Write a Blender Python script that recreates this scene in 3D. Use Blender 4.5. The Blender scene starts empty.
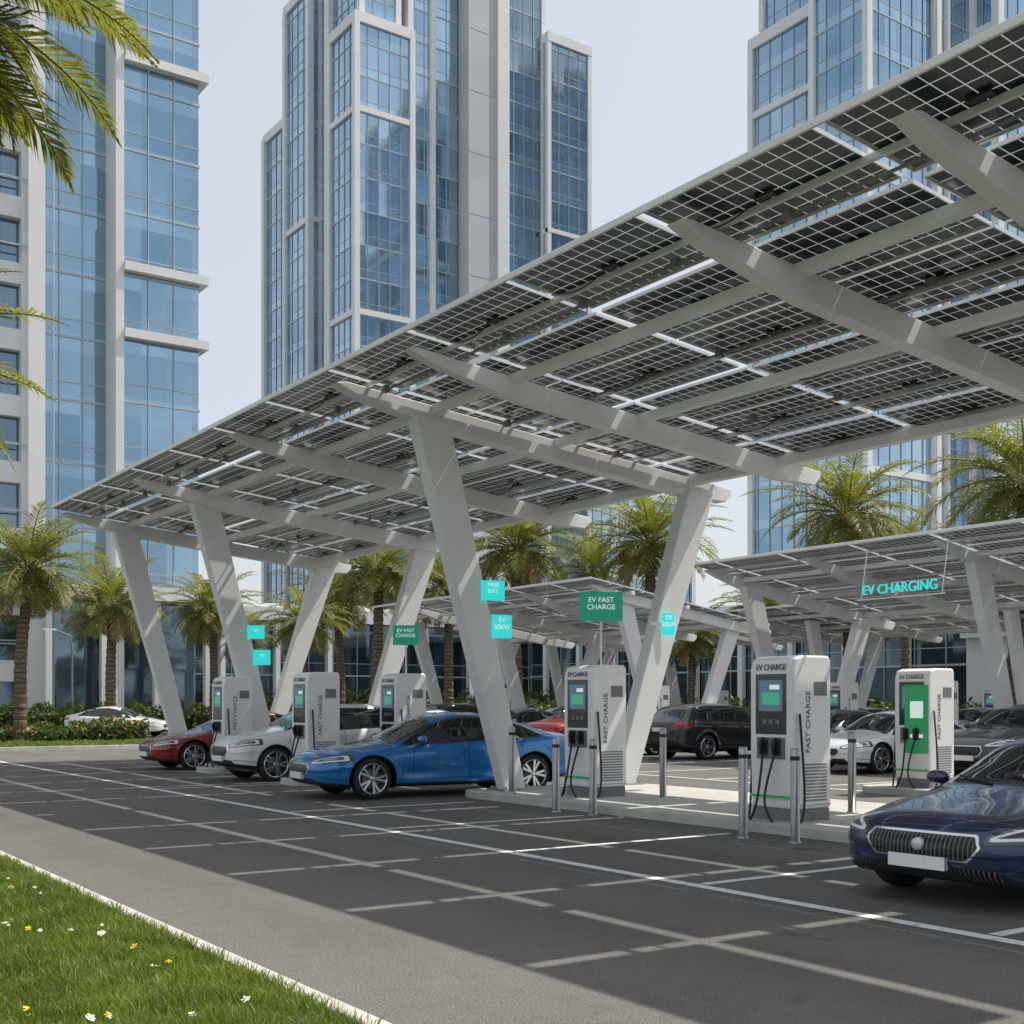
import bpy, math, random
import numpy as np
from mathutils import Vector, Matrix, noise
R = math.radians
random.seed(7); np.random.seed(7)
scene = bpy.context.scene
COL = scene.collection

# ------------------------------------------------------------------ node helpers
class NT:
    def __init__(s, name):
        s.m = bpy.data.materials.new(name); s.m.use_nodes = True
        s.t = s.m.node_tree; s.n = s.t.nodes; s.l = s.t.links
        s.b = s.n['Principled BSDF']; s.out = s.n['Material Output']
    def set(s, node, inp, v):
        if isinstance(v, bpy.types.NodeSocket): s.l.new(v, node.inputs[inp])
        elif v is not None:
            sock = node.inputs[inp]
            if hasattr(sock.default_value, '__len__') and not hasattr(v, '__len__'): v = (v, v, v)
            if hasattr(v, '__len__') and len(v) == 3 and len(sock.default_value) == 4: v = (*v, 1)
            sock.default_value = v
    def math(s, op, a, b=0.0, c=None, clamp=False):
        n = s.n.new('ShaderNodeMath'); n.operation = op; n.use_clamp = clamp
        s.set(n, 0, a); s.set(n, 1, b)
        if c is not None: s.set(n, 2, c)
        return n.outputs[0]
    def mix(s, f, a, b, mode='MIX'):
        n = s.n.new('ShaderNodeMix'); n.data_type = 'RGBA'; n.blend_type = mode
        s.set(n, 0, f); s.set(n, 6, a); s.set(n, 7, b)
        return n.outputs[2]
    def mixf(s, f, a, b):
        n = s.n.new('ShaderNodeMix'); n.data_type = 'FLOAT'
        s.set(n, 0, f); s.set(n, 2, a); s.set(n, 3, b)
        return n.outputs[0]
    def coord(s, w='Object'):
        return s.n.new('ShaderNodeTexCoord').outputs[w]
    def pos(s):
        return s.n.new('ShaderNodeNewGeometry').outputs['Position']
    def noise(s, scale, detail=4, rough=.55, vec=None, out=0):
        n = s.n.new('ShaderNodeTexNoise'); n.inputs['Scale'].default_value = scale
        n.inputs['Detail'].default_value = detail; n.inputs['Roughness'].default_value = rough
        s.l.new(vec if vec is not None else s.coord(), n.inputs['Vector'])
        return n.outputs[out]
    def ramp(s, f, stops):
        n = s.n.new('ShaderNodeValToRGB'); s.l.new(f, n.inputs[0])
        e = n.color_ramp.elements
        while len(e) < len(stops): e.new(.5)
        for i, (p, c) in enumerate(stops):
            e[i].position = p; e[i].color = (*c, 1) if hasattr(c, '__len__') else (c, c, c, 1)
        return n.outputs[0]
    def attr(s, name, out='Fac'):
        n = s.n.new('ShaderNodeAttribute'); n.attribute_name = name
        return n.outputs[out]
    def sep(s, v):
        n = s.n.new('ShaderNodeSeparateXYZ'); s.l.new(v, n.inputs[0]); return n.outputs
    def bump(s, h, strength=.3, dist=.02):
        n = s.n.new('ShaderNodeBump'); n.inputs['Strength'].default_value = strength
        n.inputs['Distance'].default_value = dist; s.l.new(h, n.inputs['Height'])
        s.l.new(n.outputs[0], s.b.inputs['Normal']); return n
    def p(s, **k):
        for a, v in k.items(): s.set(s.b, a.replace('_', ' '), v)
        return s

def simple(name, col, rough=.5, metal=0., var=.0, scale=3., coat=0., bump=0, emis=None, es=0):
    t = NT(name)
    if var > 0:
        f = t.noise(scale, 5)
        a = tuple(c * (1 - var) for c in col); b = tuple(min(1, c * (1 + var)) for c in col)
        t.p(Base_Color=t.ramp(f, [(.3, a), (.7, b)]))
        t.p(Roughness=t.ramp(t.noise(scale * 2.3, 4), [(.3, max(0, rough - .08)), (.7, min(1, rough + .1))]))
    else: t.p(Base_Color=col, Roughness=rough)
    t.p(Metallic=metal)
    if coat: t.p(Coat_Weight=coat, Coat_Roughness=.03)
    if bump: t.bump(t.noise(scale * 10, 3), bump, .01)
    if emis: t.p(Emission_Color=emis, Emission_Strength=es)
    return t.m

# ------------------------------------------------------------------ mesh builder
class MB:
    def __init__(s): s.v = []; s.f = []; s.mi = []
    def add(s, vs, fs, m=0):
        o = len(s.v); s.v += [tuple(v) for v in vs]
        for f in fs: s.f.append(tuple(i + o for i in f)); s.mi.append(m)
    def box(s, x0, x1, y0, y1, z0, z1, m=0):
        s.add([(x0,y0,z0),(x1,y0,z0),(x1,y1,z0),(x0,y1,z0),(x0,y0,z1),(x1,y0,z1),(x1,y1,z1),(x0,y1,z1)],
              [(0,3,2,1),(4,5,6,7),(0,1,5,4),(1,2,6,5),(2,3,7,6),(3,0,4,7)], m)
    def frus(s, c0, a0, b0, c1, a1, b1, m=0):
        vs = []
        for c, a, b in ((c0,a0,b0),(c1,a1,b1)):
            vs += [(c[0]-a/2,c[1]-b/2,c[2]),(c[0]+a/2,c[1]-b/2,c[2]),(c[0]+a/2,c[1]+b/2,c[2]),(c[0]-a/2,c[1]+b/2,c[2])]
        s.add(vs, [(0,3,2,1),(4,5,6,7),(0,1,5,4),(1,2,6,5),(2,3,7,6),(3,0,4,7)], m)
    def prism_y(s, poly, y0, y1, m=0):   # poly of (x,z)
        n = len(poly)
        vs = [(x, y0, z) for x, z in poly] + [(x, y1, z) for x, z in poly]
        fs = [tuple(range(n)), tuple(range(2*n-1, n-1, -1))]
        fs += [(i, i+n, (i+1) % n + n, (i+1) % n) for i in range(n)]
        s.add(vs, fs, m)
    def tube(s, pts, r, seg=8, m=0, cap=True):
        pts = [Vector(p) for p in pts]; rr = r if hasattr(r, '__len__') else [r]*len(pts)
        vs = []; up = Vector((0,0,1)); pa = None
        for i, p in enumerate(pts):
            t = (pts[min(i+1, len(pts)-1)] - pts[max(i-1, 0)]).normalized()
            if pa is None:
                a = t.cross(up)
                if a.length < 1e-3: a = t.cross(Vector((1,0,0)))
            else:
                a = pa - t * pa.dot(t)
            a.normalize(); pa = a; b = t.cross(a)
            for k in range(seg):
                q = 2*math.pi*k/seg; vs.append(p + (a*math.cos(q) + b*math.sin(q))*rr[i])
        fs = [(i*seg+k, i*seg+(k+1) % seg, (i+1)*seg+(k+1) % seg, (i+1)*seg+k) for i in range(len(pts)-1) for k in range(seg)]
        if cap: fs += [tuple(range(seg-1, -1, -1)), tuple(range((len(pts)-1)*seg, len(pts)*seg))]
        s.add(vs, fs, m)
    def lathe(s, prof, seg=24, m=0, axis='z', c=(0,0,0)):
        vs = []
        for r, h in prof:
            for k in range(seg):
                q = 2*math.pi*k/seg
                if axis == 'z': vs.append((c[0]+r*math.cos(q), c[1]+r*math.sin(q), c[2]+h))
                else: vs.append((c[0]+r*math.cos(q), c[1]+h, c[2]+r*math.sin(q)))
        fs = [(i*seg+k, i*seg+(k+1) % seg, (i+1)*seg+(k+1) % seg, (i+1)*seg+k) for i in range(len(prof)-1) for k in range(seg)]
        s.add(vs, fs, m)
    def mesh(s, name, mats, smooth=False):
        me = bpy.data.meshes.new(name); me.from_pydata(s.v, [], s.f)
        for m in mats: me.materials.append(m)
        me.polygons.foreach_set('material_index', s.mi)
        if smooth: me.polygons.foreach_set('use_smooth', [True]*len(s.f))
        me.update(); return me
    def obj(s, name, mats, parent=None, smooth=False, bevel=0):
        o = link(name, s.mesh(name, mats, smooth), parent)
        if bevel:
            b = o.modifiers.new('bevel', 'BEVEL'); b.width = bevel; b.segments = 2; b.limit_method = 'ANGLE'; b.angle_limit = R(40)
        return o

def link(name, data, parent=None, loc=None, rot=None, scale=None):
    o = bpy.data.objects.new(name, data); COL.objects.link(o)
    if parent: o.parent = parent
    if loc is not None: o.location = loc
    if rot is not None: o.rotation_euler = rot
    if scale is not None: o.scale = scale
    return o
def empty(name, loc=(0,0,0), rz=0):
    o = link(name, None, None, loc, (0,0,rz)); o.empty_display_size = .3; return o
def npmesh(name, V, F, mats, mi=None, smooth=False):
    V = np.asarray(V, dtype=np.float32); F = np.asarray(F, dtype=np.int32)
    me = bpy.data.meshes.new(name); k = F.shape[1]
    me.vertices.add(len(V)); me.vertices.foreach_set('co', V.ravel())
    me.loops.add(F.size); me.loops.foreach_set('vertex_index', F.ravel())
    me.polygons.add(len(F)); me.polygons.foreach_set('loop_start', np.arange(len(F), dtype=np.int32)*k)
    for m in mats: me.materials.append(m)
    if mi is not None: me.polygons.foreach_set('material_index', np.asarray(mi, dtype=np.int32))
    if smooth: me.polygons.foreach_set('use_smooth', np.ones(len(F), dtype=bool))
    me.update(calc_edges=True); me.validate(); return me
_txt = {}
def text_mesh(body, size, mat, ext=.003):
    k = (body, size, mat.name)
    if k in _txt: return _txt[k]
    cu = bpy.data.curves.new('t', 'FONT'); cu.body = body; cu.size = size; cu.extrude = ext
    cu.align_x = 'CENTER'; cu.align_y = 'CENTER'
    o = bpy.data.objects.new('t', cu); COL.objects.link(o)
    dg = bpy.context.evaluated_depsgraph_get(); dg.update()
    me = bpy.data.meshes.new_from_object(o.evaluated_get(dg)); me.name = 'lettering'
    bpy.data.objects.remove(o); me.materials.clear(); me.materials.append(mat)
    _txt[k] = me; return me
ROT_NX = Matrix(((0,0,-1),(-1,0,0),(0,1,0))).to_euler()   # text facing -x
ROT_NY = (R(90), 0, 0)                                     # text facing -y

# ------------------------------------------------------------------ world / sun / camera
SX, SY = .60, -.17          # horizontal direction toward the sun per unit height
el = math.atan2(1, math.hypot(SX, SY)); az = math.atan2(SX, SY)
w = bpy.data.worlds.new('World'); scene.world = w; w.use_nodes = True
wt = w.node_tree; sky = wt.nodes.new('ShaderNodeTexSky'); sky.sky_type = 'NISHITA'; sky.sun_disc = False
sky.sun_elevation = el; sky.sun_rotation = az; sky.dust_density = 3.0; sky.air_density = 1.0; sky.ozone_density = 1.0; sky.altitude = 0
mxw = wt.nodes.new('ShaderNodeMix'); mxw.data_type = 'RGBA'; mxw.inputs[0].default_value = .62
mxw.inputs[7].default_value = (5.8, 6.02, 6.15, 1)          # even pale haze colour mixed into the sky, raises its overall brightness
wt.links.new(sky.outputs[0], mxw.inputs[6]); wt.links.new(mxw.outputs[2], wt.nodes['Background'].inputs[0])
wt.nodes['Background'].inputs[1].default_value = .15
sd = bpy.data.lights.new('sun', 'SUN'); sd.energy = 5.0; sd.angle = R(.5); sd.color = (1, .93, .82)
so = link('sun', sd); so.rotation_euler = Vector((SX, SY, 1)).to_track_quat('Z', 'Y').to_euler()
cd = bpy.data.cameras.new('camera'); cam = link('camera', cd); cd.sensor_width = 36; cd.lens = 43.07
cd.shift_y = .1855; cd.clip_end = 3000; cam.location = (0, 0, 1.64); cam.rotation_euler = (R(90), 0, -math.atan2(.569, .823))
scene.camera = cam
scene.view_settings.view_transform = 'Standard'; scene.view_settings.look = 'None'; scene.view_settings.exposure = 0

def W(px, d):       # site-planning helper: bearing + distance from the viewpoint -> site coordinates
    r = (px-512)*d/1225; return (.569*d+.823*r, .823*d-.569*r)

# ------------------------------------------------------------------ materials
t = NT('asphalt'); P = t.pos()
big = t.noise(.35, 5, .6, P); fine = t.noise(70, 3, .8, P); mid = t.noise(5, 6, .65, P)
vor = t.n.new('ShaderNodeTexVoronoi'); vor.inputs['Scale'].default_value = 55; t.l.new(P, vor.inputs['Vector'])
c = t.ramp(big, [(.3, (.105,.101,.096)), (.7, (.16,.154,.145))])
c = t.mix(.55, c, t.ramp(fine, [(.36, (.012,.012,.012)), (.66, (.30,.29,.273))]))
c = t.mix(t.math('MULTIPLY', t.ramp(mid, [(.5, 0.), (.75, 1.)]), .35), c, (.06,.058,.055))
sp = t.ramp(vor.outputs['Distance'], [(.0, 1.), (.2, 0.)])
c = t.mix(t.math('MULTIPLY', sp, .5), c, (.42,.41,.39))
xx, yy_, _z = t.sep(P)
lane = t.math('MULTIPLY', t.math('ADD', t.math('SINE', t.math('MULTIPLY', xx, 3.6)), 1), t.ramp(t.noise(.6, 4, .6, P), [(.35, 0.), (.65, .14)]))
c = t.mix(lane, c, (.03,.03,.03))
st_ = t.noise(1.1, 3, .5, P); c = t.mix(t.math('MULTIPLY', t.ramp(st_, [(.66, 0.), (.72, 1.)]), .4), c, (.03,.028,.026))
t.p(Base_Color=c, Roughness=.82); t.bump(t.mixf(.5, fine, vor.outputs['Distance']), .8, .012)
M_ASPH = t.m
t = NT('road_paint'); P = t.pos()
t.p(Base_Color=t.mix(t.ramp(t.noise(9, 6, .7, P), [(.54, 0.), (.66, .8)]), (.74,.74,.72), (.2,.2,.19)), Roughness=.7); M_PAINT = t.m
M_KERB = simple('concrete_kerb', (.5,.49,.46), .8, var=.18, scale=5, bump=.3)
M_ISL = simple('concrete_island', (.5,.49,.46), .8, var=.14, scale=2.5, bump=.2)
t = NT('grass_ground'); P = t.pos()
t.p(Base_Color=t.ramp(t.noise(2.2, 6, .7, P), [(.3, (.055,.08,.02)), (.7, (.09,.135,.033))]), Roughness=1); M_GGR = t.m
def leafmat(name, a, b, trans=.35, scale=3, d=4):
    t = NT(name); P = t.pos(); f = t.noise(scale, d, .7, P)
    col = t.ramp(f, [(.3, a), (.7, b)])
    t.p(Base_Color=col, Roughness=.5)
    tr = t.n.new('ShaderNodeBsdfTranslucent'); t.l.new(t.mix(1, col, (1.6,1.6,.7), 'MULTIPLY'), tr.inputs[0])
    mx = t.n.new('ShaderNodeMixShader'); mx.inputs[0].default_value = trans
    t.l.new(t.b.outputs[0], mx.inputs[1]); t.l.new(tr.outputs[0], mx.inputs[2]); t.l.new(mx.outputs[0], t.out.inputs[0])
    return t.m
M_BLADE = leafmat('grass_blades', (.075,.13,.02), (.24,.29,.06), .38, 2.2, 6)
M_PALM = leafmat('palm_leaf', (.10,.125,.03), (.25,.25,.075), .4, 1.3)
M_PALMDRY = leafmat('palm_leaf_dry', (.2,.14,.06), (.3,.22,.1), .3, 2)
M_LEAF = leafmat('shrub_leaf', (.035,.065,.015), (.11,.15,.03), .3, 2.5)
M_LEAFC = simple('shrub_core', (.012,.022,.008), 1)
M_FLR = simple('flower_orange', (.6,.2,.03), .6); M_FLW = simple('petal_white', (.8,.8,.76), .6); M_FLY = simple('petal_yellow', (.75,.55,.03), .6)
t = NT('palm_trunk'); P = t.coord(); z = t.sep(P)[2]
wv = t.math('FRACT', t.math('ADD', t.math('MULTIPLY', z, 5.5), t.math('MULTIPLY', t.noise(5, 3, .5, P), 1.2)))
t.p(Base_Color=t.mix(wv, (.07,.045,.03), (.27,.2,.13)), Roughness=.95); t.bump(t.mixf(.5, wv, t.noise(30, 4, .7, P)), 1, .05); M_TRUNK = t.m
M_STALK = simple('palm_stalk', (.2,.2,.07), .6)
M_STEEL = simple('painted_steel', (.77,.78,.78), .4, var=.05, scale=1.2)
M_ALU = simple('aluminium', (.68,.69,.70), .4, metal=.3)
M_BLK = simple('black_plastic', (.018,.018,.02), .45); M_RUB = simple('rubber', (.02,.02,.02), .8, var=.2, scale=20)
M_BOLL = simple('brushed_steel', (.42,.42,.42), .35, metal=.85, var=.1, scale=8)
M_WHT = simple('white_powdercoat', (.86,.87,.87), .3, var=.02, coat=.3)
M_GRY = simple('grey_skirt', (.2,.2,.21), .5)
M_SCR = simple('screen_glass', (.02,.028,.04), .08, coat=.5)
M_GRN = simple('green_panel', (.03,.38,.13), .4, emis=(.05,.6,.25), es=.08)
M_TEAL = simple('teal_display', (.02,.36,.36), .3, emis=(.03,.72,.70), es=.75)
M_TGREEN = simple('teal_green_sign', (.01,.26,.17), .35, emis=(.01,.40,.26), es=.25)
M_TXW = simple('white_lettering', (.8,.8,.8), .5, emis=(.8,1,.95), es=.4)
M_TXD = simple('dark_lettering', (.03,.05,.07), .5)
M_DISP = simple('display_lit', (.06,.10,.14), .15, emis=(.1,.25,.32), es=.35)
M_DISG = simple('display_green', (.04,.3,.18), .2, emis=(.08,.5,.3), es=.4)
# photovoltaic module: opaque cells, translucent encapsulant between them
t = NT('solar_cells'); uv = t.n.new('ShaderNodeUVMap').outputs[0]; u, v, _ = t.sep(uv)
fu = t.math('FRACT', t.math('MULTIPLY', u, 12)); fv = t.math('FRACT', t.math('MULTIPLY', v, 6))
lu = t.math('GREATER_THAN', t.math('ABSOLUTE', t.math('SUBTRACT', fu, .5)), .467)
lv = t.math('GREATER_THAN', t.math('ABSOLUTE', t.math('SUBTRACT', fv, .5)), .471)
ln = t.math('MAXIMUM', lu, lv)
eu = t.math('GREATER_THAN', t.math('ABSOLUTE', t.math('SUBTRACT', u, .5)), .487)
ev = t.math('GREATER_THAN', t.math('ABSOLUTE', t.math('SUBTRACT', v, .5)), .476)
ed = t.math('MAXIMUM', eu, ev)
base = t.ramp(t.noise(.8, 4, .6, t.pos()), [(.3, (.020,.025,.036)), (.7, (.048,.056,.072))])
c = t.mix(ln, base, (.55,.57,.60)); c = t.mix(ed, c, (.7,.71,.72))
t.p(Base_Color=c, Roughness=t.mixf(ed, .2, .4), IOR=1.5)
tr = t.n.new('ShaderNodeBsdfTranslucent'); tr.inputs[0].default_value = (.42,.45,.48,1)
mx = t.n.new('ShaderNodeMixShader'); t.l.new(t.math('MULTIPLY', t.math('MULTIPLY', ln, t.math('SUBTRACT', 1, ed)), .32), mx.inputs[0])
t.l.new(t.b.outputs[0], mx.inputs[1]); t.l.new(tr.outputs[0], mx.inputs[2]); t.l.new(mx.outputs[0], t.out.inputs[0])
M_PV = t.m
# facade glass
def glassmat(name, a, b, mx=1.5, fz=3.6, rough=.06, metal=.85, wnf=.16, blind=.2):
    t = NT(name); P = t.pos()
    sn = t.n.new('ShaderNodeVectorMath'); sn.operation = 'SNAP'; t.l.new(P, sn.inputs[0]); sn.inputs[1].default_value = (mx, mx, fz)
    wn = t.n.new('ShaderNodeTexWhiteNoise'); t.l.new(sn.outputs[0], wn.inputs[0])
    f = t.mixf(wnf, t.noise(.05, 5, .6, P), wn.outputs[0])
    col = t.ramp(f, [(.32, a), (.66, b)])
    fz_ = t.math('FRACT', t.math('DIVIDE', t.sep(P)[2], fz))
    bl = t.math('LESS_THAN', fz_, .28)      # spandrel band of each storey
    col = t.mix(t.math('MULTIPLY', bl, blind), col, tuple(min(1, x*1.3) for x in b))
    hi = t.math('GREATER_THAN', wn.outputs[0], .86)
    col = t.mix(t.math('MULTIPLY', hi, .3), col, tuple(x*.5 for x in a))
    t.p(Base_Color=col, Roughness=rough, Metallic=metal)
    g = t.n.new('ShaderNodeNewGeometry')
    s1 = t.n.new('ShaderNodeVectorMath'); s1.operation = 'SUBTRACT'; t.l.new(wn.outputs[1], s1.inputs[0]); s1.inputs[1].default_value = (.5,.5,.5)
    s2 = t.n.new('ShaderNodeVectorMath'); s2.operation = 'SCALE'; t.l.new(s1.outputs[0], s2.inputs[0]); s2.inputs['Scale'].default_value = .04
    s3 = t.n.new('ShaderNodeVectorMath'); s3.operation = 'ADD'; t.l.new(g.outputs['Normal'], s3.inputs[0]); t.l.new(s2.outputs[0], s3.inputs[1])
    s4 = t.n.new('ShaderNodeVectorMath'); s4.operation = 'NORMALIZE'; t.l.new(s3.outputs[0], s4.inputs[0]); t.l.new(s4.outputs[0], t.b.inputs['Normal'])
    return t.m
M_GLB = glassmat('facade_glass_blue', (.15,.27,.39), (.39,.54,.66))
M_GLT = glassmat('tower_glass_blue_hazed', (.19,.32,.45), (.50,.65,.77), wnf=.12)  # aerial haze put into the colour: far glass lightened
M_GLD = glassmat('facade_glass_dark', (.10,.16,.21), (.24,.33,.40))
M_GLTD = glassmat('tower_glass_dark_hazed', (.17,.25,.31), (.34,.43,.50))  # paler than the dark facade glass, distance haze in the colour
M_GLP = glassmat('podium_glass', (.04,.065,.08), (.17,.22,.26), 2.5, 4.0)
M_CLAD = simple('white_cladding', (.74,.75,.76), .5, var=.05, scale=.3)
M_CONC = simple('pale_concrete', (.50,.52,.54), .7, var=.06, scale=.2)
M_MULL = simple('mullion', (.42,.48,.54), .4, metal=.3)

# ------------------------------------------------------------------ ground, road, markings
g = MB(); g.add([(-900,-900,0),(1500,-900,0),(1500,1500,0),(-900,1500,0)], [(0,1,2,3)]); g.obj('ground', [M_ASPH])
mk = MB()
def sheet(x0,x1,y0,y1,z=.004): mk.add([(x0,y0,z),(x1,y0,z),(x1,y1,z),(x0,y1,z)], [(0,1,2,3)])
sheet(7.50, 7.64, -6, 36)
for i in range(-3, 11):
    y = 5.15+2.93*i
    if 17.5 > y or i % 2 == 0: sheet(7.68, 10.9, y-.055, y+.055)
for i in range(-3, 12): sheet(18.2, 23.0, 5+2.8*i-.055, 5+2.8*i+.055)
sheet(18.05, 18.17, -4, 38)
for i in range(-3, 12): sheet(24.0, 28.5, 5+2.8*i-.055, 5+2.8*i+.055)
mk.obj('parking_bay_markings', [M_PAINT])

# lawn near camera (grass strip) with kerb
lw = MB(); lw.box(-60, 2.78, -20, 36, -.2, .06); lw.obj('lawn', [M_GGR])
kb = MB()
y = -20
while y < 36: kb.box(2.783, 2.90, y, min(y+.995, 36), -.2, .085); y += 1.0
kb.obj('kerb', [M_KERB], bevel=.012)
def blades(name, n, x0, x1, y0, y1, h0, h1, wd, z0=.06):
    x = np.random.uniform(x0, x1, n); y = np.random.uniform(y0, y1, n)
    cl = np.sin(x*7.3+np.sin(y*3.1)*2)*np.sin(y*6.1+np.sin(x*4.7)*2)
    h = np.random.uniform(h0, h1, n)*(1+.5*cl)
    a = np.random.uniform(0, 2*np.pi, n); ln = np.random.uniform(.1, .9, n)*h; b = np.random.uniform(0, 2*np.pi, n)
    dx, dy = np.cos(a)*wd/2, np.sin(a)*wd/2; lx, ly = np.cos(b)*ln, np.sin(b)*ln
    V = np.empty((n, 5, 3)); z = np.full(n, z0)
    V[:,0] = np.stack([x-dx, y-dy, z], 1); V[:,1] = np.stack([x+dx, y+dy, z], 1)
    V[:,2] = np.stack([x+dx*.8+lx*.35, y+dy*.8+ly*.35, z+h*.6], 1); V[:,3] = np.stack([x-dx*.8+lx*.35, y-dy*.8+ly*.35, z+h*.6], 1)
    V[:,4] = np.stack([x+lx, y+ly, z+h*.95], 1)
    i = np.arange(n)[:,None]*5
    F3 = np.concatenate([i+np.array([[0,1,2]]), i+np.array([[0,2,3]]), i+np.array([[3,2,4]])])
    return npmesh(name, V.reshape(-1,3), F3, [M_BLADE])
link('grass', blades('grass', 130000, -.6, 2.80, 5.2, 15.5, .035, .095, .007))
link('grass', blades('grass', 60000, -6, 2.79, 15.5, 36, .05, .1, .02))
link('grass', blades('grass', 30000, -6, 2.79, -3, 5.2, .05, .1, .016))
# daisies
fl = MB()
for k in range(520):
    x = random.uniform(-.5, 2.5); y = random.uniform(5.6, 15)
    if noise.noise(Vector((x*1.3, y*.8, 3))) < -.02: continue
    h = .06+random.uniform(.05, .105); r = random.uniform(.010, .025); yel = random.random() < .4
    tl = Vector((random.uniform(-.6,.6), random.uniform(-.7,.4), 1)).normalized(); q = tl.to_track_quat('Z','Y').to_matrix().to_4x4()
    Mx = Matrix.Translation((x, y, h)) @ q
    npet = 9
    for i in range(npet):
        a = 2*math.pi*i/npet; b = a+.28; c2 = a-.28; zt_ = random.uniform(.0, .012)
        fl.add([Mx@Vector((0,0,.001)), Mx@Vector((r*math.cos(c2), r*math.sin(c2), zt_)), Mx@Vector((r*1.15*math.cos(a), r*1.15*math.sin(a), zt_)), Mx@Vector((r*math.cos(b), r*math.sin(b), zt_))], [(0,1,2,3)], 1 if yel else 0)
    fl.add([Mx@Vector((r*.35*math.cos(2*math.pi*i/6), r*.35*math.sin(2*math.pi*i/6), .013)) for i in range(6)], [tuple(range(6))], 1)
    fl.tube([(x, y, .05), Mx@Vector((0,0,0))], .0015, 4, 2, False)
fl.obj('daisy_flowers', [M_FLW, M_FLY, M_BLADE])
# far planting bed
bed = MB(); bed.box(-30, 15.6, 43.3, 56, -.2, .1); bed.obj('lawn', [M_GGR])
kb = MB(); kb.box(-30, 15.75, 43.15, 43.297, -.2, .13); kb.box(15.603, 15.75, 43.3, 56, -.2, .13); kb.obj('kerb', [M_KERB], bevel=.01)
link('grass', blades('grass', 30000, 2, 15.6, 43.3, 47, .06, .14, .03, .1))

def leaf_mass(name, boxes, n, size, flowers=0):
    per = n//len(boxes); vs = []; ms = []
    for (x0,x1,y0,y1,z0,z1) in boxes:
        m = per
        p = np.random.uniform(-1, 1, (m, 3)); k = np.argmax(np.abs(p), axis=1)
        s = np.sign(p[np.arange(m), k]); p[np.arange(m), k] = s*np.random.uniform(.75, 1.08, m)
        top = 1+.28*np.sin(p[:,0]*(x1-x0)*1.9+p[:,1]*2)*np.sin(p[:,1]*(y1-y0)*1.3)
        c = np.stack([(x0+x1)/2+p[:,0]*(x1-x0)/2, (y0+y1)/2+p[:,1]*(y1-y0)/2, z0+(p[:,2]+1)/2*(z1-z0)*top], 1)
        a = np.random.normal(size=(m,3)); a /= np.linalg.norm(a, axis=1)[:,None]
        b = np.cross(a, np.random.normal(size=(m,3))); b /= np.linalg.norm(b, axis=1)[:,None]
        sz = size*np.random.uniform(.5, 1.2, m)[:,None]
        vs.append(np.stack([c-a*sz, c+b*sz*.4, c+a*sz, c-b*sz*.4], 1).reshape(-1,3))
        mm = np.zeros(m, int)
        if flowers: mm[(np.random.rand(m) < flowers) & (p[:,2] > .3)] = 1
        ms.append(mm)
    V = np.concatenate(vs); F = np.arange(len(V)).reshape(-1,4)
    root = link(name, npmesh(name, V, F, [M_LEAF, M_FLR], np.concatenate(ms)))
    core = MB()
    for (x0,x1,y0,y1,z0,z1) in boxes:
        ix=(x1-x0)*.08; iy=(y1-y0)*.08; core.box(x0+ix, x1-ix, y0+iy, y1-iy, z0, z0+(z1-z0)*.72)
    core.obj('dark_core', [M_LEAFC], root)  # plain dark boxes filling the inside of the leaf mass
    return root
leaf_mass('flowering_shrubs', [(x, x+2.6, 47.2+random.uniform(-.3,.3), 49.6, .1, .55+random.uniform(0,.45)) for x in np.arange(-2, 15, 2.5)], 14000, .12, .07)
leaf_mass('hedge', [(14+i*5, 18.8+i*5, 66.5, 68, 0, 1.3) for i in range(6)], 14000, .16)
leaf_mass('hedge', [(52, 54, 20+i*6, 25.8+i*6, 0, 1.5) for i in range(10)], 18000, .18)
leaf_mass('hedge', [(40+i*6, 45.8+i*6, 92, 94, 0, 2.2) for i in range(8)], 12000, .25)

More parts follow.
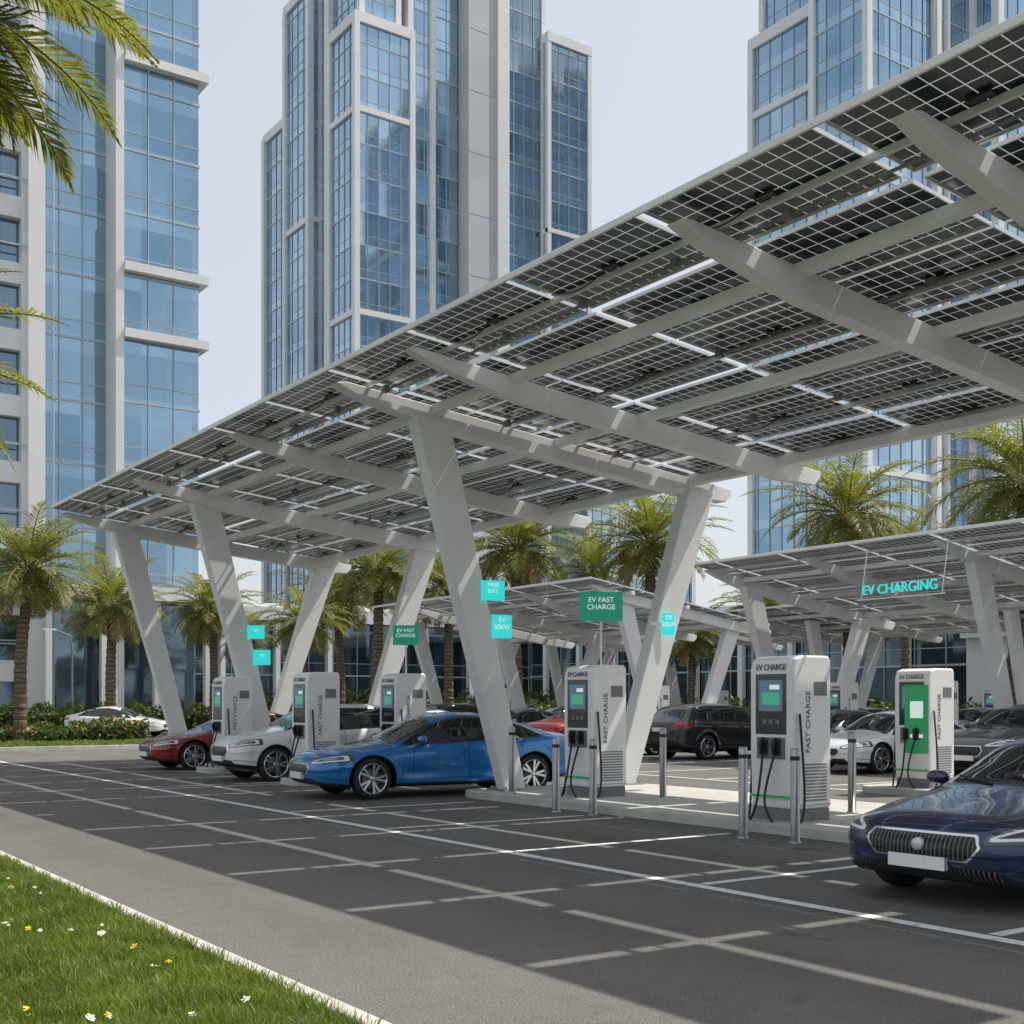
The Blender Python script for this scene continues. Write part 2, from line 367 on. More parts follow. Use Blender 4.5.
# ------------------------------------------------------------------ solar canopies
def canopy(xf, zf, xb, slope, y0, y1, beams, supports, rows, modlen, gaps, girders, legs, detail=True):
    root = empty('solar_canopy')
    Z = lambda x: zf-slope*(x-xf)
    V=[];F=[];UV=[]; fr = MB()
    rw = (xb-xf-sum(gaps))/rows
    x = xf; jb = MB(); rails = MB()
    for r in range(rows):
        xa, xc = x, x+rw
        y = y0
        while y < y1-.5:
            ya, yc = y, min(y+modlen, y1)
            o=len(V); V += [(xa,ya,Z(xa)),(xc,ya,Z(xc)),(xc,yc,Z(xc)),(xa,yc,Z(xa))]
            F.append((o+3,o+2,o+1,o)); UV += [(1,0),(1,1),(0,1),(0,0)]
            for (a0,a1,b0,b1) in ((xa-.004,xa+.012,ya,yc),(xc-.012,xc+.004,ya,yc)):
                za, zb_ = Z(a0), Z(a1)
                fr.add([(a0,b0,za-.022),(a1,b0,zb_-.022),(a1,b1,zb_-.022),(a0,b1,za-.022),(a0,b0,za+.018),(a1,b0,zb_+.018),(a1,b1,zb_+.018),(a0,b1,za+.018)],[(0,3,2,1),(4,5,6,7),(0,1,5,4),(1,2,6,5),(2,3,7,6),(3,0,4,7)])
            for (b0,b1) in ((ya-.004,ya+.012),(yc-.012,yc+.004)):
                a0, a1 = xa+.013, xc-.013; za, zb_ = Z(a0), Z(a1)
                fr.add([(a0,b0,za-.022),(a1,b0,zb_-.022),(a1,b1,zb_-.022),(a0,b1,za-.022),(a0,b0,za+.018),(a1,b0,zb_+.018),(a1,b1,zb_+.018),(a0,b1,za+.018)],[(0,3,2,1),(4,5,6,7),(0,1,5,4),(1,2,6,5),(2,3,7,6),(3,0,4,7)])
            if detail:
                xm=(xa+xc)/2; ym=(ya+yc)/2
                jb.box(xm-.05, xm+.05, ym-.12, ym+.12, Z(xm)-.035, Z(xm)-.008)
                if random.random() < .8:
                    pts=[(xm, ym+.12+k*.11, Z(xm)-.03-.09*math.sin(math.pi*k/9)) for k in range(10)]
                    jb.tube(pts, .009, 5)
            y += modlen+.14
        xq = (xa+xc)/2
        rails.box(xq+.08, xq+.125, y0-.05, y1+.05, Z(xq)-.10, Z(xq)-.03)
        x = xc+(gaps[r] if r < rows-1 else 0)
    me = bpy.data.meshes.new('solar_panels'); me.from_pydata(V, [], F); ul = me.uv_layers.new(name='UVMap')
    ul.data.foreach_set('uv', np.array(UV, dtype=np.float32).ravel()); me.materials.append(M_PV); me.update()
    link('solar_panels', me, root)
    fr.obj('panel_frames', [M_ALU], root)
    if detail:
        jb.obj('junction_boxes_and_cables', [M_BLK], root)
        cdt = MB()
        for xq in (xf+.95, xf+3.3, xf+5.7):
            zc = Z(xq)-.13
            cdt.tube([(xq, y0, zc), (xq, y1, zc)], .02, 8)
            for yy in np.arange(y0+.6, y1, 1.7): cdt.box(xq-.04, xq+.04, yy-.05, yy+.05, zc-.04, zc+.07)
        cdt.obj('cable_conduit', [M_GRY], root)
    st = MB()
    for xg, hh in girders: st.box(xg-.08, xg+.08, y0-.1, y1+.1, Z(xg)-.11-hh, Z(xg)-.105)
    for yb, hw in beams:
        xs = xf+.3; xe = xb+.45
        top = lambda x: Z(x)-.13
        st.prism_y([(xs, top(xs)), (xs-.16, top(xs)-.04), (xs+.25, top(xs)-.20), (girders[0][0]+.1, top(girders[0][0])-.36), (girders[-1][0], top(girders[-1][0])-.35), (xe-.15, top(xe)-.26), (xe, top(xe)-.12), (xe, top(xe))][::-1], yb-hw, yb+hw)
    st.box(xf-.04, xf-.008, y0, y1, Z(xf)-.05, Z(xf)+.035); st.box(xb+.008, xb+.05, y0, y1, Z(xb)-.08, Z(xb)+.035)
    rails.obj('rails', [M_ALU], root)
    st.obj('beams', [M_STEEL], root, bevel=.012)
    lg = MB(); bs = MB()
    (fx0, hx0), (fx1, hx1) = legs
    for ys in supports:
        for fx, hx in ((fx0, hx0), (fx1, hx1)):
            zt = Z(hx)-.35
            lg.frus((fx, ys, .02), .44, .26, (hx, ys, zt), .66, .30)
            bs.box(fx-.36, fx+.36, ys-.28, ys+.28, .12, .155)
            for a in (-.29,.29):
                for b in (-.21,.21): bs.lathe([(0,.0),(.025,.0),(.025,.04),(0,.04)][::-1], 6, 0, 'z', (fx+a, ys+b, .155))
    lg.obj('legs', [M_STEEL], root, bevel=.02)
    bs.obj('base_plates', [M_BOLL], root)
    return root
canopy(8.5, 6.84, 16.75, .1036, -7.2, 33.9, [(1.5,.1),(6.7,.11),(9.55,.11),(15.15,.09),(17.45,.14),(21.85,.09),(27.6,.13),(33.6,.11)], [1.5,17.4,27.65,33.6],
       6, 2.32, [.15,.04,.15,.04,.15], [(10.45,.13),(12.95,.13),(16.15,.17)], ((12.05,10.35),(14.45,16.35)))
canopy(25.2, 5.75, 33.5, .15, 4, 27, [(6,.1),(10.2,.1),(14.4,.1),(18.6,.1),(22.8,.1),(26.6,.1)], [10.2,18.6,26.4], 6, 2.32, [.1,.05,.1,.05,.1], [(26.9,.13),(29.4,.13),(32.4,.15)], ((28.6,27.0),(30.4,32.2)), False)
canopy(25.2, 5.75, 33.5, .15, 31.8, 47, [(32.2,.1),(36.2,.1),(40.2,.1),(44.2,.1)], [32.4,40.2,46.5], 6, 2.32, [.1,.05,.1,.05,.1], [(26.9,.13),(29.4,.13),(32.4,.15)], ((28.6,27.0),(30.4,32.2)), False)
canopy(41, 5.9, 49, .13, 14, 60, [(16+5*i,.1) for i in range(9)], [18,28,38,48,58], 6, 2.32, [.1,.05,.1,.05,.1], [(42.6,.15),(45.4,.15),(47.8,.16)], ((44,42.8),(45.6,47.4)), False)

def island(x0,x1,y0,y1):
    m = MB(); rr = .35; pts = []
    for cx, cy, a0 in ((x1-rr,y1-rr,0),(x0+rr,y1-rr,90),(x0+rr,y0+rr,180),(x1-rr,y0+rr,270)):
        for k in range(7): a = R(a0+k*15); pts.append((cx+rr*math.cos(a), cy+rr*math.sin(a)))
    n = len(pts); m.add([(x,y,-.1) for x,y in pts]+[(x,y,.125) for x,y in pts], [tuple(range(n,2*n))]+[(i,(i+1)%n,(i+1)%n+n,i+n) for i in range(n)])
    m.obj('concrete_island', [M_ISL], bevel=.015)
island(11.3, 15.0, 9.1, 18.0); island(10.1, 15.0, 21.95, 23.0); island(10.2, 15.0, 26.8, 28.0); island(11.3,15.,33,34.3); island(11.3,15.,-2,4)
island(28, 31, 9, 27); island(28,31,31.5,47.5); island(17.8, 19.2, 12.8, 14.8)
island(43.4,46.2,16,60)

# ------------------------------------------------------------------ chargers
_ch = {}
def charger(x, y, rz=0, kind=0, zb=.125):
    root = empty('ev_charger', (x, y, zb), rz); root.scale = (.9, .84, .985)
    if kind not in _ch:
        A = []
        m = MB()
        prof = [(-.38,.16),(-.41,.9),(-.41,1.95),(-.36,2.10),(-.2,2.14),(.34,2.14),(.38,2.08),(.38,.16)]
        m.prism_y(prof[::-1], -.44, .44)
        me = m.mesh('cabinet', [M_WHT]); A.append(('cabinet', me, .035))
        d = MB()
        d.box(-.36,.36,-.42,.42,0,.157,0)
        d.box(-.418,-.395,-.31,.31,1.12,1.90,1)
        d.box(-.4215,-.4185,-.24,.24,1.42,1.82,2)
        d.box(-.4225,-.4218,-.18,.02,1.70,1.76,4)
        d.box(-.4225,-.4218,-.18,.18,1.50,1.66,6)
        for i in range(3): d.box(-.4225,-.4218,-.18+i*.13,-.10+i*.13,1.25,1.31,3)
        d.box(-.416,-.395,-.29,.29,.80,1.08,3)
        d.box(-.46,-.416,-.20,-.06,.86,1.06,1); d.box(-.46,-.416,.06,.20,.86,1.06,1)
        for s in (-1, 1):
            for i in range(12): d.box(-.2,.28,min(s*.447,s*.43),max(s*.447,s*.43),.26+i*.042,.28+i*.042,0)
            d.box(.02,.28,min(s*.4475,s*.43),max(s*.4475,s*.43),1.62,1.80,0)
            d.box(-.405,.376,min(s*.442,s*.4),max(s*.442,s*.4),.205,.215,0)
        if kind == 1:
            d.box(-.43,-.4235,-.42,.16,.62,1.84,5)
            d.box(-.434,-.4305,-.3,.02,1.25,1.55,4)
            d.box(-.434,-.4305,-.3,.02,.9,.96,4)
        d.box(-.4155,-.396,-.44,.44,.30,.33,5)
        A.append(('panels_and_vents', d.mesh('panels', [M_GRY, M_SCR, M_DISP, M_GRY, M_TXW, M_GRN, M_DISG]), 0))
        c = MB()
        def cab(y0, sx):
            pts = []
            P0 = Vector((-.44, y0, .95)); P1 = Vector((-.62, y0-.05*sx, .25)); P2 = Vector((-.55, y0+.25*sx, -.1)); P3 = Vector((-.30, y0+.42*sx, .15)); P4 = Vector((-.30, sx*.46, 1.5))
            ctrl = [P0+Vector((-.02,0,.05)), P0, P1, P2, P3, P4, P4+Vector((0.05,0,.1))]
            for i in range(1, len(ctrl)-2):
                for k in range(8):
                    tt = k/8; a,b,cc,dd = ctrl[i-1],ctrl[i],ctrl[i+1],ctrl[i+2]
                    pts.append(.5*((2*b)+(cc-a)*tt+(2*a-5*b+4*cc-dd)*tt*tt+(3*b-a-3*cc+dd)*tt**3))
            c.tube([(p.x,p.y,max(p.z,-.1)) for p in pts], .019, 8)
            c.tube([(-.43,y0,1.06),(-.50,y0,1.0),(-.47,y0,.86)], [.03,.035,.025], 8)
        cab(-.13, -1); cab(.13, 1)
        A.append(('charging_cables', c.mesh('cables', [M_BLK], True), 0))
        _ch[kind] = A
    for nm, me, bv in _ch[kind]:
        o = link(nm, me, root)
        if bv: b = o.modifiers.new('bevel','BEVEL'); b.width = bv; b.segments = 3; b.limit_method='ANGLE'; b.angle_limit=R(25)
    link('lettering', text_mesh('EV CHARGE', .115, M_TXD), root, (-.413, 0, 1.985), ROT_NX)
    link('lettering_side', text_mesh('FAST CHARGE', .125, M_TXD), root, (-.1, -.4425, 1.28), Matrix(((0,-1,0),(0,0,-1),(1,0,0))).to_euler())
    return root
def pole_sign(x, y, z0, z1, w_, h_, rz=R(-35), txt='EV FAST\nCHARGE'):
    root = empty('charging_sign', (x, y, 0), rz)
    m = MB(); m.tube([(0,.03,z0),(0,.03,z1+.05)], .02, 8); m.obj('pole', [M_STEEL], root)
    m = MB(); m.box(-w_/2, w_/2, -.025, .025, z1, z1+h_); m.obj('panel', [M_TGREEN], root, bevel=.01)
    link('lettering', text_mesh(txt, h_*.25, M_TXW), root, (0, -.029, z1+h_/2+h_*.1), ROT_NY)
    return root
for (x, y) in ((12.0,11.0),(12.4,15.55),(10.75,22.45),(12.75,22.45),(10.95,27.35)): charger(x, y)
charger(18.5, 13.8, 0, 1)
for (x, y) in ((29.5,13),(29.5,17.5),(29.5,21.5),(29.5,25),(29.5,33.5),(29.5,37.5),(29.5,43)): charger(x, y)
for y in (19,23,30,34,41,46,52): charger(44.8, y)
pole_sign(12.75, 15.85, 2.15, 2.98, .72, .48); pole_sign(12.95, 22.7, 2.15, 2.85, .55, .42)
def leg_display(x, y, z, w_, h_, rz, txt):
    root = empty('leg_display', (x, y, z), rz)
    m = MB(); m.box(-w_/2, w_/2, -.015, .015, -h_/2, h_/2); m.obj('panel', [M_TEAL], root, bevel=.006)
    m = MB(); m.box(-w_/2-.25, -w_/2+.05, .017, .04, -.03, .03)
    m.obj('bracket', [M_STEEL], root)
    link('lettering', text_mesh(txt, h_*.3, M_TXW), root, (0, -.019, h_*.12), ROT_NY)
leg_display(11.50, 17.2, 3.52, .42, .34, R(-12), 'FREE\nBAY'); leg_display(11.68, 17.2, 2.92, .36, .4, R(-12), 'EV\n50kW')
leg_display(15.45, 17.2, 3.1, .26, .42, R(-12), 'EV\n50kW')
leg_display(11.55, 27.4, 3.3, .4, .32, R(-12), 'EV'); leg_display(11.7, 27.4, 2.7, .4, .36, R(-12), 'EV')
ts = empty('canopy_lettering_sign', (25.0, 19.4, 4.45))
link('letters', text_mesh('EV CHARGING', .34, M_TEAL, .02), ts, (0,0,0), ROT_NX)
m = MB(); m.tube([(0.05,-1.3,-.22),(0.05,1.3,-.22)], .02, 6); m.tube([(0.05,-1.2,-.22),(.3,-1.2,1.1)], .015, 6); m.tube([(0.05,1.2,-.22),(.3,1.2,1.1)], .015, 6); m.obj('rail', [M_STEEL], ts)

def bollard(x, y, z=0, h=1.05):
    m = MB(); m.lathe([(.075,0),(.075,.015),(.055,.016),(.055,h-.02),(.045,h),(0.0,h)], 20)
    m.lathe([(.0565,h-.14),(.0565,h-.09)], 20, 1)
    link('bollard', m.mesh('bollard', [M_BOLL, M_BLK], True), None, (x, y, z))
for px, py in ((512,800),(556,812),(593,815),(663,806),(743,838),(795,843),(852,822)):
    d = 2009/(py-702); x, y = W(px, d); z = 0
    if x > 11.25: z = .125
    bollard(x, y, z, 1.10)

# ------------------------------------------------------------------ cars
def smooth1(xs, pts, k=.10):
    xd = np.linspace(xs[0]-.6, xs[-1]+.6, 600); f = np.interp(xd, [p[0] for p in pts], [p[1] for p in pts])
    dx = xd[1]-xd[0]; n = int(3*k/dx); ker = np.exp(-.5*(np.arange(-n,n+1)*dx/k)**2); ker /= ker.sum()
    return np.interp(xs, xd, np.convolve(np.pad(f, n, 'edge'), ker, 'valid'))
SED = dict(L=4.85, W=.93, wb=(.93,3.83), wr=.345, arch=.395,
  zt=[(0,.69),(.25,.77),(.8,.875),(1.35,.965),(2.15,1.37),(2.6,1.445),(3.1,1.43),(3.7,1.29),(4.2,1.12),(4.65,1.06),(4.85,1.0)],
  zb=[(0,.24),(.5,.19),(1,.18),(3.8,.18),(4.5,.25),(4.85,.32)],
  w=[(0,.86),(.35,.905),(.8,.925),(1.5,.93),(3.6,.93),(4.3,.91),(4.85,.83)],
  belt=[(0,.63),(.4,.70),(.8,.78),(1.35,.865),(2.4,.915),(3.6,.965),(4.3,1.0),(4.85,.93)],
  rail=[(0,.62),(.8,.70),(1.35,.745),(2.15,.63),(2.6,.60),(3.2,.60),(3.7,.62),(4.2,.70),(4.85,.68)],
  cowl=1.36, head=2.16, sideA=1.42, Asl=1.75, sideC=4.05, Csl=1.45, rear0=3.3, rear1=4.12, doors=(1.62,2.62,3.55), zc=.48,
  grille=(.42,.08,.50), intake=(.60,.315,.045), lamp=(.44,.61,.075,.20), tail=(.42,.86,.06))
def variant(base, **k): d = dict(base); d.update(k); return d
HERO = variant(SED, grille=(.50,.10,.53), intake=(.66,.315,.055), lamp=(.54,.61,.08,.25))
SUV = variant(SED, L=4.7, wb=(.9,3.65), wr=.36, arch=.41,
  zt=[(0,.82),(.25,.92),(.8,1.03),(1.25,1.10),(1.95,1.52),(2.4,1.60),(3.4,1.60),(4.05,1.54),(4.45,1.15),(4.7,1.05)],
  zb=[(0,.32),(.5,.26),(1,.24),(3.7,.24),(4.4,.3),(4.7,.38)],
  w=[(0,.84),(.35,.9),(.8,.925),(1.5,.93),(3.6,.93),(4.3,.92),(4.7,.86)],
  belt=[(0,.74),(.4,.83),(.8,.93),(1.25,1.0),(2.4,1.04),(3.6,1.08),(4.2,1.1),(4.7,1.0)],
  rail=[(0,.60),(.8,.72),(1.25,.76),(1.95,.67),(2.6,.65),(3.4,.65),(4.05,.66),(4.45,.74),(4.7,.72)],
  cowl=1.28, head=1.97, sideA=1.32, Asl=1.6, sideC=4.1, Csl=.6, rear0=4.05, rear1=4.45, doors=(1.5,2.5,3.4), zc=.62,
  grille=(.42,.1,.62), intake=(.6,.40,.05), lamp=(.44,.74,.075,.2), tail=(.5,1.0,.08))
def carpaint(name, col, metal=.35):
    t = NT(name); f = lambda n: t.attr(n); gt = lambda a, b=0.: t.math('GREATER_THAN', a, b)
    fl_ = t.noise(900, 2)
    body = t.mix(.12, col, t.mix(fl_, col, tuple(min(1, c*2.2) for c in col)))
    sm = None
    for k in range(3):
        a = t.math('LESS_THAN', t.math('ABSOLUTE', f('door%d' % k)), .0055); sm = a if sm is None else t.math('MAXIMUM', sm, a)
    sm = t.math('MULTIPLY', sm, gt(f('doorzone')))
    sm2 = t.math('MULTIPLY', t.math('LESS_THAN', t.math('ABSOLUTE', f('hood')), .0045), gt(f('hoodzone')))
    hz = t.math('MULTIPLY', t.math('LESS_THAN', t.math('ABSOLUTE', f('sillline')), .006), gt(f('doorzone'), -.02))
    seam = t.math('MAXIMUM', t.math('MAXIMUM', sm, sm2), hz)
    g_ = gt(f('glass')); gfr = t.math('MULTIPLY', gt(f('glass'), -.022), t.math('SUBTRACT', 1, g_))
    lamp = gt(f('lamp')); tail = gt(f('tail')); gr = gt(f('grille')); grf = t.math('MULTIPLY', gt(f('grille'), -.018), t.math('SUBTRACT', 1, gr)); sill = gt(f('sill'))
    grf = t.math('MULTIPLY', grf, gt(f('cz'), .42 if 'suv' not in name else .5))
    Z = f('cz'); Y = f('cy')
    sl = t.math('GREATER_THAN', t.math('FRACT', t.math('MULTIPLY', Y, 26)), .72)
    c = t.mix(seam, body, (.004,.004,.004))
    c = t.mix(sill, c, (.02,.02,.021)); c = t.mix(gfr, c, (.02,.02,.022)); c = t.mix(g_, c, (.012,.016,.018))
    c = t.mix(grf, c, (.75,.76,.77)); c = t.mix(gr, c, t.mix(sl, (.006,.006,.006), (.12,.12,.125)))
    lz = t.math('FRACT', t.math('MULTIPLY', f('lamp'), 22))
    c = t.mix(lamp, c, t.mix(t.math('GREATER_THAN', lz, .5), (.08,.085,.09), (.8,.85,.9))); c = t.mix(tail, c, (.35,.006,.004))
    nonp = t.math('MAXIMUM', t.math('MAXIMUM', g_, gr), t.math('MAXIMUM', sill, t.math('MAXIMUM', lamp, gfr)), clamp=True)
    met = t.mixf(nonp, metal, 0.); met = t.mixf(grf, met, .95)
    ro = t.mixf(sill, .28, .6); ro = t.mixf(g_, ro, .03); ro = t.mixf(lamp, ro, .08); ro = t.mixf(grf, ro, .12)
    coat = t.mixf(t.math('MAXIMUM', sill, gr), 1., 0.)
    t.p(Base_Color=c, Metallic=met, Roughness=ro, Coat_Weight=coat, Coat_Roughness=.02)
    return t.m
_cars = {}
def car_mesh(key, S):
    if key in _cars: return _cars[key]
    L = S['L']; ex = .38
    tt = np.linspace(0, 1, 19)
    xs = np.concatenate([ex*(1-np.cos(tt*np.pi/2)), np.arange(ex+.033, L-.36, .033), L-.34*(1-np.cos(tt[::-1]*np.pi/2))])
    xs = np.unique(np.round(xs, 5))
    g_ = lambda k, s=.07: smooth1(xs, S[k], s)
    zt, zb, w_, belt, rail = g_('zt', .075), g_('zb'), g_('w'), g_('belt'), g_('rail')
    dome = np.interp(xs, [0,1.2,1.8,3.2,4.2,L], [.035,.045,.075,.07,.05,.04])
    N = 84; n = len(xs); G = np.zeros((n, N, 3))
    p = 2.5
    for i, x in enumerate(xs):
        W_, b, t_, r, z0 = w_[i], belt[i], zt[i], rail[i], zb[i]
        zr = max(t_-dome[i], b+.004)
        cp = [(0,z0),(.80*W_,z0),(.945*W_,z0+.035),(.975*W_,z0+.13),(.985*W_,(z0+.2)*.6+b*.4-.02),(1.0*W_,b-.20),(.998*W_,b-.12),(.965*W_,b-.03),(.925*W_,b),(r+(.925*W_-r)*.06,zr-.012),(.86*r,zr+dome[i]*.36),(.45*r,t_-dome[i]*.12),(0,t_)]
        cp = np.array(cp)
        for _ in range(2):
            q = [cp[0]]
            for a, c in zip(cp[:-1], cp[1:]): q += [a*.75+c*.25, a*.25+c*.75]
            q.append(cp[-1]); cp = np.array(q)
        s = np.concatenate([[0], np.cumsum(np.hypot(*np.diff(cp, axis=0).T))]); u = np.linspace(0, s[-1], N)
        yy = np.interp(u, s, cp[:,0]); zz = np.interp(u, s, cp[:,1])
        sc = 1.
        if x < ex: q = 1-x/ex; sc = max(.0, 1-q**p)**(1/p)
        if x > L-.34: q = 1-(L-x)/.34; sc = max(.0, 1-q**2.6)**(1/2.6)
        sc = max(sc, .01); zc = S['zc'] if x < 2 else S['zc']+.18
        G[i,:,0] = x; G[i,:,1] = yy*sc; G[i,:,2] = zc+(zz-zc)*sc
    x, y, z = G[...,0], G[...,1], G[...,2]
    sculpt = np.exp(-((z-(.42 if key != 'suv' else .52))/.09)**2)*np.clip((x-1.3)/.3,0,1)*np.clip((3.5-x)/.3,0,1)*(y > .7)
    y -= .022*sculpt
    Rr = S['arch']; wz = S['wr']
    for cx in S['wb']:
        dx, dz = x-cx, z-wz; d = np.hypot(dx, dz); side = y > .5*S['W']
        y += np.where(side, .022*np.exp(-((d-Rr-.02)/.05)**2), 0)
        sn = side & (np.abs(d-Rr) < .024)
        x[sn] = cx+dx[sn]/d[sn]*Rr; z[sn] = wz+dz[sn]/d[sn]*Rr
    xf, yf, zf = x.ravel(), y.ravel(), z.ravel(); nv = len(xf)
    Vs = np.concatenate([np.stack([xf, yf, zf], 1), np.stack([xf, -yf, zf], 1)])
    I, J = np.meshgrid(np.arange(n-1), np.arange(N-1), indexing='ij'); a = (I*N+J).ravel(); 
    F = np.stack([a, a+1, a+N+1, a+N], 1)
    cx_ = Vs[F].mean(axis=1); keep = np.ones(len(F), bool)
    for wx in S['wb']:
        dd = np.hypot(cx_[:,0]-wx, cx_[:,2]-wz); keep &= ~((dd < Rr-.004) & (cx_[:,1] > .5*S['W']))
    F = F[keep]; F2 = (F+nv)[:, ::-1]; F = np.concatenate([F, F2])
    me = npmesh('car_body_'+key, Vs, F, [], smooth=True)
    X, Y, Z = Vs[:,0], np.abs(Vs[:,1]), Vs[:,2]
    ib = lambda arr: np.interp(X, xs, arr)
    B, Rl, T, Wd, ZB = ib(belt), ib(rail), ib(zt), ib(w_), ib(zb); DM = ib(dome)
    zr = np.maximum(T-DM, B+.004)
    A_ = {}
    A_['cx'] = X; A_['cy'] = Vs[:,1]; A_['cz'] = Z
    ab = Z-B
    side = np.minimum.reduce([ab-.028, (zr-.035)-Z, (X-S['sideA']-ab*S['Asl'])*.5, (S['sideC']-ab*S['Csl']-X)*.6, np.where(Y > Rl*.93, 1, -1)])
    ws = np.minimum.reduce([(Rl-.035)-Y, (X-S['cowl']+.12*(Y/.7)**2-.06)*.6, (S['head']-X-.05-.1*(Y/.6)**2)*.6, (Z-(B+.03)), np.where(Z > zr-.03, 1, -1)])
    rw = np.minimum.reduce([(Rl-.05)-Y, (X-S['rear0'])*.6, (S['rear1']-X-.05)*.6, np.where(Z > zr-.03, 1, -1)])
    A_['glass'] = np.maximum.reduce([side, ws, rw])
    li, lz, lh, ls = S['lamp']; zc = lz+ls*(Y-li)
    A_['lamp'] = np.minimum.reduce([(Y-li)*.7, lh*np.clip(.45+(Y-li)*2, .3, 1)-np.abs(Z-zc), (.62-X)*.3, ])
    tl = S['tail']; A_['tail'] = np.minimum.reduce([Y-tl[0], tl[2]-np.abs(Z-tl[1]), X-(L-.42)])
    gw, gh, gz = S['grille']; iw, iz, ih = S['intake']
    gr = np.minimum.reduce([(gw-Y-.5*np.abs(Z-gz-.02)-.25*np.maximum(0, gz-Z))*.8, gh-np.abs(Z-gz), .35-X])
    it = np.minimum.reduce([(iw-Y+(iz-Z)*.5)*.8, ih-np.abs(Z-iz), .5-X])
    A_['grille'] = np.maximum(gr, it-.001)
    A_['sill'] = np.maximum((ZB+.075)-Z, np.where(Z < ZB+.01, 1, -1)*.5)
    dz_ = np.minimum.reduce([B-.0-Z, Z-(ZB+.12), np.where(Y > .7*Wd, 1, -1)])
    A_['doorzone'] = dz_+.02; A_['sillline'] = Z-(ZB+.15)
    d0, d1, d2 = S['doors']
    A_['door0'] = X-d0+.05*(Z-.6); A_['door1'] = X-d1+.08*(Z-.6); A_['door2'] = X-d2-.25*(np.clip(Z-.62, 0, 1))-.2*np.clip(.45-Z, 0, 1)
    A_['hood'] = Y-(Rl+.02); A_['hoodzone'] = np.minimum.reduce([X-.28, S['cowl']-X, Z-B+.06])
    for k, v in A_.items():
        at = me.attributes.new(k, 'FLOAT', 'POINT'); at.data.foreach_set('value', v.astype(np.float32))
    _cars[key] = (me, xs, w_, belt, zt); return _cars[key]
def wheel_mesh():
    m = MB(); Rt = .345; Rw = .255
    m.lathe([(Rw,.11),(Rt-.05,.118),(Rt-.018,.105),(Rt,.075),(Rt,-.075),(Rt-.018,-.105),(Rt-.05,-.118),(Rw,-.11)], 40, 0, 'y')
    m.lathe([(Rw+.006,-.112),(Rw-.004,-.122),(Rw-.016,-.115),(Rw-.02,-.08),(Rw-.03,.1)], 40, 1, 'y')
    m.lathe([(Rw-.02,.0),(.0,.0)], 30, 2, 'y'); m.lathe([(.165,-.03),(.165,-.005),(.05,-.03)], 24, 3, 'y')
    m.lathe([(0,-.105),(.03,-.104),(.045,-.095),(.055,-.06)][::-1], 16, 1, 'y')
    for k in range(5):
        for s in (-.13,.13):
            a = 2*math.pi*k/5; 
            p0 = Vector((math.cos(a+s*.5)*.04, -.085, math.sin(a+s*.5)*.04)); p1 = Vector((math.cos(a+s*1.5)*(Rw-.012), -.1, math.sin(a+s*1.5)*(Rw-.012)))
            dr = (p1-p0).normalized(); n_ = Vector((0,-1,0)); sd_ = dr.cross(n_).normalized()
            vs = []
            for pp, ww in ((p0,.016),(p1,.021)):
                vs += [pp-sd_*ww, pp+sd_*ww, pp+sd_*ww*1.3-n_*.035, pp-sd_*ww*1.3-n_*.035]
            m.add(vs, [(0,1,5,4),(1,2,6,5),(2,3,7,6),(3,0,4,7),(0,3,2,1),(4,5,6,7)], 1)
    return m.mesh('wheel', [M_RUB, simple('alloy_rim', (.62,.63,.65), .25, metal=.9), M_BLK, M_GRY])
WH = wheel_mesh()
for p_ in WH.polygons:
    if p_.material_index == 0: p_.use_smooth = True
def arch_mesh(S):
    m = MB()
    for cx in S['wb']:
        for s in (-1, 1):
            Rr = S['arch']; vs = []; seg = 28
            for k in range(seg+1):
                a = R(-25)+(R(230))*k/seg
                for yy in (.88, .5): vs.append((cx+Rr*1.004*math.cos(a), s*yy, S['wr']+Rr*1.004*math.sin(a)))
            m.add(vs, [(2*k, 2*k+1, 2*k+3, 2*k+2) for k in range(seg)], 0)
            m.add([(cx,s*.5,S['wr'])]+[vs[2*k+1] for k in range(seg+1)], [(0,k+1,k+2) for k in range(seg)], 0)
    return m.mesh('wheel_arch_liners', [M_BLK])
_paint = {}
